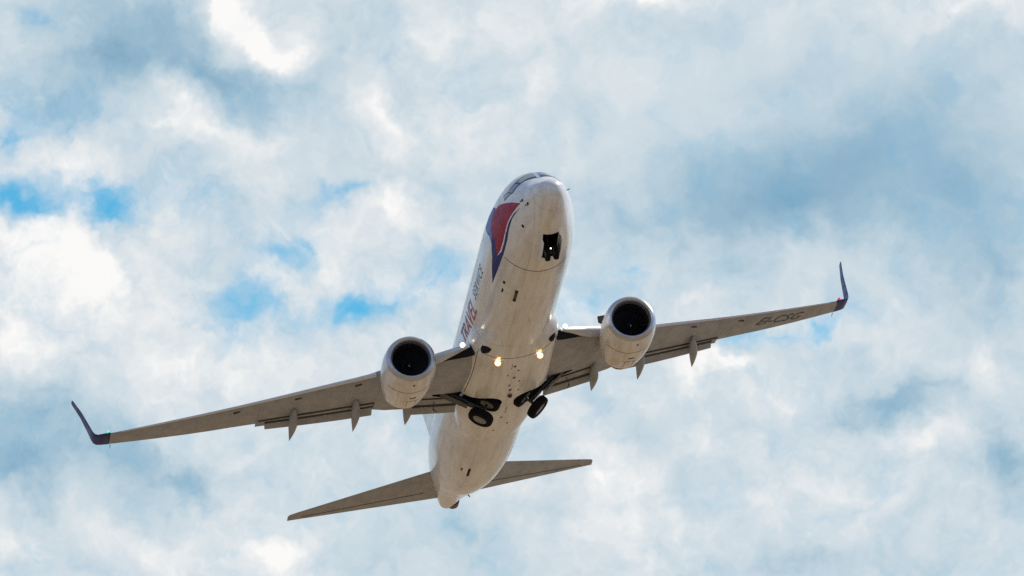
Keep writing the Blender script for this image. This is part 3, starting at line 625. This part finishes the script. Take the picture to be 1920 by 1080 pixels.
# ------------------------------------------------------------------ engines
EX, EY, EZ = 13.18, 4.87, -1.77
def flat(p, h):
    p = Vector(p)
    if p.z < EZ: p.z = EZ + (p.z-EZ)*(.955 - .0*h)
    return p
for s in (1, -1):
    mir = s < 0; o = (EX, EY, EZ); ax = (1, 0, -.0)
    b = MB(); b.lathe(o, ax, [(.23, .81), (.20, 1.062), (.24, 1.072), (.45, 1.11), (.8, 1.145), (1.2, 1.155), (1.7, 1.145), (2.3, 1.10), (2.9, 1.015), (3.4, .915), (3.62, .865), (3.62, .83), (3.2, .82), (2.8, .80)], 72, flat)
    eng = b.build('engine', M['cowl'], plane, mirror=mir)
    b = MB(); b.lathe(o, ax, [(.20, 1.063), (.12, 1.035), (.06, 1.005), (.02, .970), (.0, .930), (.015, .885), (.06, .845), (.14, .810), (.24, .785), (.30, .778)], 72, flat); b.build('intake_lip', M['lip'], eng, mirror=mir)
    b = MB(); b.lathe(o, ax, [(.28, .779), (.6, .770), (1.0, .775), (1.3, .775)], 64, flat); b.build('intake_duct', M['duct'], eng, mirror=mir)
    b = MB(); NB = 24
    for k in range(NB):
        t0 = 2*math.pi*k/NB; rr = []
        for r, tw, ch in ((.2, .25, .12), (.45, .7, .17), (.765, 1.05, .20)):
            tt = t0 + .12*r; d = Vector((0, math.cos(tt), math.sin(tt))); tg = Vector((0, -math.sin(tt), math.cos(tt))); cn = Vector((1, 0, 0))*math.cos(tw) + tg*math.sin(tw)
            c = Vector((EX+1.02, EY, EZ)) + d*r; nn = cn.cross(d).normalized()*.008
            rr.append([c-cn*ch+nn, c+cn*ch+nn, c+cn*ch-nn, c-cn*ch-nn])
        b.loft(rr)
    b.build('fan', M['blade'], eng, mirror=mir)
    b = MB(); b.lathe((EX+1.25, EY, EZ), (1, 0, 0), [(0, .775), (.001, .001)], 40, None); b.build('fan_backplate', M['duct'], eng, mirror=mir)
    b = MB(); b.lathe((EX+.62, EY, EZ), (1, 0, 0), [(0, .002), (.03, .035), (.12, .10), (.26, .17), (.42, .21), (.6, .215)], 32); sp = b.build('spinner', M['blade'], eng, mirror=mir)
    b = MB(); b.tube((EX+.70, EY+.045, EZ-.05), (EX+.74, EY+.02, EZ-.095), .022, .016, 8); b.build('spinner_mark', M['plain'], eng, mirror=mir)
    b = MB(); b.lathe(o, ax, [(3.1, .62), (3.7, .60), (4.2, .52), (4.65, .43), (4.65, .40), (4.3, .38)], 40); b.build('core_cowl', M['exhaust'], eng, mirror=mir)
    b = MB(); b.lathe(o, ax, [(4.2, .30), (4.7, .22), (5.1, .05), (5.15, .002)], 32); b.build('exhaust_cone', M['exhaust'], eng, mirror=mir)
    b = MB(); rings = []
    for x, zb, zt, w in ((14.0, -.72, -.60, .02), (14.6, -.75, -.42, .16), (15.6, -.80, -.40, .22), (17.0, -1.0, -.42, .24), (18.2, -1.05, -.55, .2), (19.4, -.95, -.75, .06)):
        rings.append([(x, EY+w*math.cos(q), (zb+zt)/2 + (zt-zb)/2*math.sin(q)) for q in [2*math.pi*j/12 for j in range(12)]])
    b.loft(rings); b.build('pylon', M['grey'], eng, mirror=mir)
    # strake on the inboard shoulder, latches and drains under the cowl
    b = MB(); q = R_(38); n = Vector((0, -math.cos(q), math.sin(q))); c0 = Vector((EX+.95, EY, EZ))+n*1.12; c1 = Vector((EX+1.9, EY, EZ))+n*1.10
    tt = n.cross(Vector((1, 0, 0)))*.014
    b.loft([[c0+tt, c0-tt, c0+n*.03-tt, c0+n*.03+tt], [c0.lerp(c1, .45)+tt, c0.lerp(c1, .45)-tt, c0.lerp(c1, .45)+n*.32-tt, c0.lerp(c1, .45)+n*.32+tt], [c1+tt, c1-tt, c1+n*.22-tt, c1+n*.22+tt]]); b.build('strake', M['strut'], eng, mirror=mir)
    def cow(h, a, off=.0):
        pr = pchip([.2, .45, .8, 1.2, 1.7, 2.3, 2.9, 3.4, 3.62], [1.062, 1.11, 1.145, 1.155, 1.145, 1.10, 1.015, .915, .865]); r = pr(h)+off
        p = Vector((EX+h, EY + r*math.sin(a), EZ - r*math.cos(a)*.955)); return tuple(p)
    for (h0, h1, a0, a1, mt) in ((.5, .62, 1.5, 6, M['strut']), (1.9, 2.02, -8, 6, M['strut']), (2.35, 2.38, -20, 14, M['seam']), (2.38, 3.3, -13, -12, M['seam']), (2.38, 3.3, 8.5, 9.5, M['seam']), (1.28, 1.305, -62, 62, M['seam'])):
        o2 = MB(); n_ = max(2, int(abs(a1-a0)/3))
        for i in range(n_+1):
            a = R_(a0 + (a1-a0)*i/n_); o2.pt(cow(h0, a, .006)); o2.pt(cow((h0+h1)/2, a, .006)); o2.pt(cow(h1, a, .006))
        o2.f = [(3*i+k, 3*i+1+k, 3*i+4+k, 3*i+3+k) for i in range(n_) for k in (0, 1)]; o2.build('cowl_latch' if mt is M['strut'] else 'cowl_seam', mt, eng, mirror=mir)

# ------------------------------------------------------------------ tail
for s in (1, -1):
    mir = s < 0; b = MB(); rings = []
    for y in (.3, .9, 1.6, 2.6, 3.8, 5.0, 6.0, 6.8, 7.12, 7.2):
        l = 33.40 + (y-.9)*.775 + (0 if y < 7.1 else (y-7.1)*1.5); t = 36.62 + .318*y; z = .75 + (y-1)*.155
        rings.append(airfoil_ring(l, z, t, z-.02, y, tk=.095 if y < 7.15 else .05, n=12))
    b.loft(rings); tp = b.build('tailplane', M['grey'], plane, mirror=mir)
    b = MB(); rings = []                        # elevator hinge gap
    for y in np.linspace(1.3, 6.6, 12):
        l = 33.40 + (y-.9)*.775; t = 36.62+.318*y; c = t-l; x = l+c*.70; z = .75+(y-1)*.155 - .50*foil(.70, .095)*c - .024
        rings.append([(x, y, z), (x+.035, y, z+.001), (x+.035, y, z+.03), (x, y, z+.03)])
    b.loft(rings); b.build('elevator_gap', M['seam'], tp, mirror=mir)
b = MB(); rings = []
for z, l, t in ((1.2, 30.6, 37.1), (2.0, 31.4, 37.3), (3.5, 32.75, 37.75), (5.5, 34.6, 38.3), (7.5, 36.45, 38.85), (8.5, 37.4, 39.1), (8.65, 37.75, 39.15)):
    c = t-l; rg = []
    for q in range(13):
        u = (1+math.cos(math.pi*q/12))/2; rg.append((l+c*u, .5*foil(u, .11)*c+.003, z))
    for q in range(1, 12):
        u = (1-math.cos(math.pi*q/12))/2; rg.append((l+c*u, -.5*foil(u, .11)*c, z))
    rings.append(rg)
b.loft(rings); fin = b.build('vertical_fin', M['white'], plane)
b = MB(); b.loft([[(28.2, .02, 1.9), (28.2, -.02, 1.9), (28.3, 0, 1.97)], [(31.0, .16, 1.9), (31.0, -.16, 1.9), (31.2, 0, 2.6)], [(33.0, .22, 1.9), (33.0, -.22, 1.9), (33.2, 0, 3.95)]]); b.build('dorsal_fillet', M['white'], fin)
b = MB(); b.lathe((37.65, -.26, .80), (1, -.05, -.12), [(0, .32), (.30, .30), (.45, .28), (.45, .23), (.15, .22), (.14, .002)], 28); b.build('exhaust_duct', M['exhaust'], fuselage)

# ------------------------------------------------------------------ landing gear, half way up
def wheel(name, c, n, r, w, parent, hub_side=1, hubr=.56, mir=False):
    n = Vector(n).normalized(); c = Vector(c)
    b = MB(); h = w/2
    b.lathe(c, n, [(-h*.75, hubr*r), (-h*.95, r*.66), (-h*.96, r*.80), (-h*.82, r*.93), (-h*.45, r*.995), (0, r), (h*.45, r*.995), (h*.82, r*.93), (h*.96, r*.80), (h*.95, r*.66), (h*.75, hubr*r), (-h*.75, hubr*r)], 40)
    o = b.build(name, M['rubber'], parent, mirror=mir)
    b = MB(); b.lathe(c, n, [(-h*.7, .002), (-h*.7, hubr*r*1.01), (h*.70, hubr*r*1.01), (h*.76, hubr*r*.92), (h*.60, hubr*r*.82), (h*.5, hubr*r*.45), (h*.74, hubr*r*.36), (h*.80, hubr*r*.2), (h*.81, .002)], 28); b.build('wheel_hub', M['hub'], o, mirror=mir)
    return o
for s in (1, -1):
    mir = s < 0
    piv = Vector((19.55, 2.62, -1.03)); n = Vector((-.03, .593, -.80)).normalized(); leg = Vector((.02, -.80, -.593)).normalized()
    axle = piv + leg*1.98
    b = MB(); b.tube(piv - leg*.1, piv + leg*1.2, .13, .12); b.tube(piv + leg*1.1, axle, .085, .085); b.tube(axle - n*.50, axle + n*.50, .065)
    b.tube(piv+leg*.9+Vector((.12, 0, 0)), piv+leg*1.55+Vector((.28, 0, 0)), .03); b.tube(piv+leg*1.55+Vector((.28, 0, 0)), axle+Vector((.05, 0, 0)), .03)
    g = b.build('main_gear_strut', M['strut'], plane, mirror=mir)
    b = MB(); b.tube(piv + leg*.75, Vector((19.45, 1.25, -.95)), .055); b.tube(piv+leg*.3, piv+Vector((-.55, .25, .12)), .05); b.build('side_brace', M['metal'], g, mirror=mir)
    wheel('main_wheel', axle + n*.41, n, .56, .40, g, mir=mir)
    wheel('main_wheel', axle - n*.41, n, .56, .40, g, mir=mir)
    # door carried by the leg
    b = MB(); p0 = piv + Vector((-.28, .30, .0)) ; nn = n*.02
    q0, q1 = piv + n*.20 + leg*-.05, piv + n*.22 + leg*1.25
    a = Vector((.30, 0, 0)); b.loft([[q0-a-nn, q0+a*.9-nn, q0+a*.9+nn, q0-a+nn], [q1-a*.8-nn, q1+a*.5-nn, q1+a*.5+nn, q1-a*.8+nn]]); b.build('gear_door', M['strut'], g, mirror=mir)
    b = MB(); h0 = Vector((20.15, 2.95, zw(2.95)-.12)); b.tube(h0, h0+Vector((.25, .12, -.34)), .022, .018, 8); b.tube(h0+Vector((.25, .12, -.34)), h0+Vector((.22, .0, -.50)), .03, .02, 8); b.build('gear_link', M['strut'], g, mirror=mir)
# nose gear
ax_ = Vector((3.36, 0, -2.17)); pv = Vector((3.95, 0, -1.2))
b = MB(); b.tube(pv, ax_.lerp(pv, .35), .075); b.tube(ax_.lerp(pv, .4), ax_, .05); b.tube(ax_-Vector((0, .26, 0)), ax_+Vector((0, .26, 0)), .045); b.tube(pv.lerp(ax_, .5), (2.7, 0, -1.15), .035)
ng = b.build('nose_gear_strut', M['strut'], plane)
for y in (.185, -.185): wheel('nose_wheel', ax_+Vector((0, y, 0)), (0, 1 if y > 0 else -1, 0), .345, .20, ng, hubr=.42)
b = MB(); b.lathe((3.30, -.02, -2.02), (-1, 0, -.35), [(-.12, .03), (0, .05), (.01, .045)], 14); tl = b.build('taxi_light', M['metal'], ng)
b = MB(); b.lathe((3.29, -.02, -2.025), (-1, 0, -.35), [(0, .03), (.012, .022), (.016, .001)], 14); b.build('lamp_lens', M['taxi'], ng)
for s in (1, -1):
    b = MB(); rings = []
    for x in np.linspace(2.5, 4.2, 8):
        zb = fus(x, 0)[2]; zt = fus(x, R_(16))[2]; e = .86+.14*math.sin((x-2.5)/1.7*math.pi)
        rings.append([(x, .345, zt+.03), (x, .375, zt+.02), (x, .43, zt-.20*e), (x, .41, zt-.40*e), (x, .385, zt-.40*e), (x, .40, zt-.20*e)])
    b.loft(rings); b.build('gear_door', M['white'], ng, mirror=(s < 0))
# lamps under the front of the belly fairing
for s in (1, -1):
    mir = s < 0; c = Vector(fair(14.86, R_(27), .0)) + Vector((0, 0, -.07))
    b = MB(); b.tube(c + Vector((.16, -.02, .10)), c + Vector((0, 0, 0)), .08, .15, 16); lm = b.build('landing_light', M['metal'], plane, mirror=mir)
    b = MB(); b.lathe(c, (-.95, 0, -.25), [(.002, .14), (.02, .14), (.021, .09)], 20); b.build('lamp_glow_ring', M['lamp_glow'], lm, mirror=mir)  # emissive ring that paints the lamp's halo of glow
    b = MB(); b.lathe(c, (-.95, 0, -.25), [(.022, .098), (.04, .075), (.055, .035), (.058, .001)], 20); b.build('lamp_lens', M['lamp'], lm, mirror=mir)
    c2 = Vector(fair(14.50, R_(26.5), .0))
    b = MB(); b.lathe(c2, (-.6, 0, -.6), [(-.03, .07), (.03, .075), (.05, .04), (.055, .001)], 14); b.build('lamp_lens', M['lamp_glow'], lm, mirror=mir)  # small dome emitting the same orange, ahead of the lamp

for c in (*well, nosebay): bpy.data.objects.remove(c, do_unlink=True)
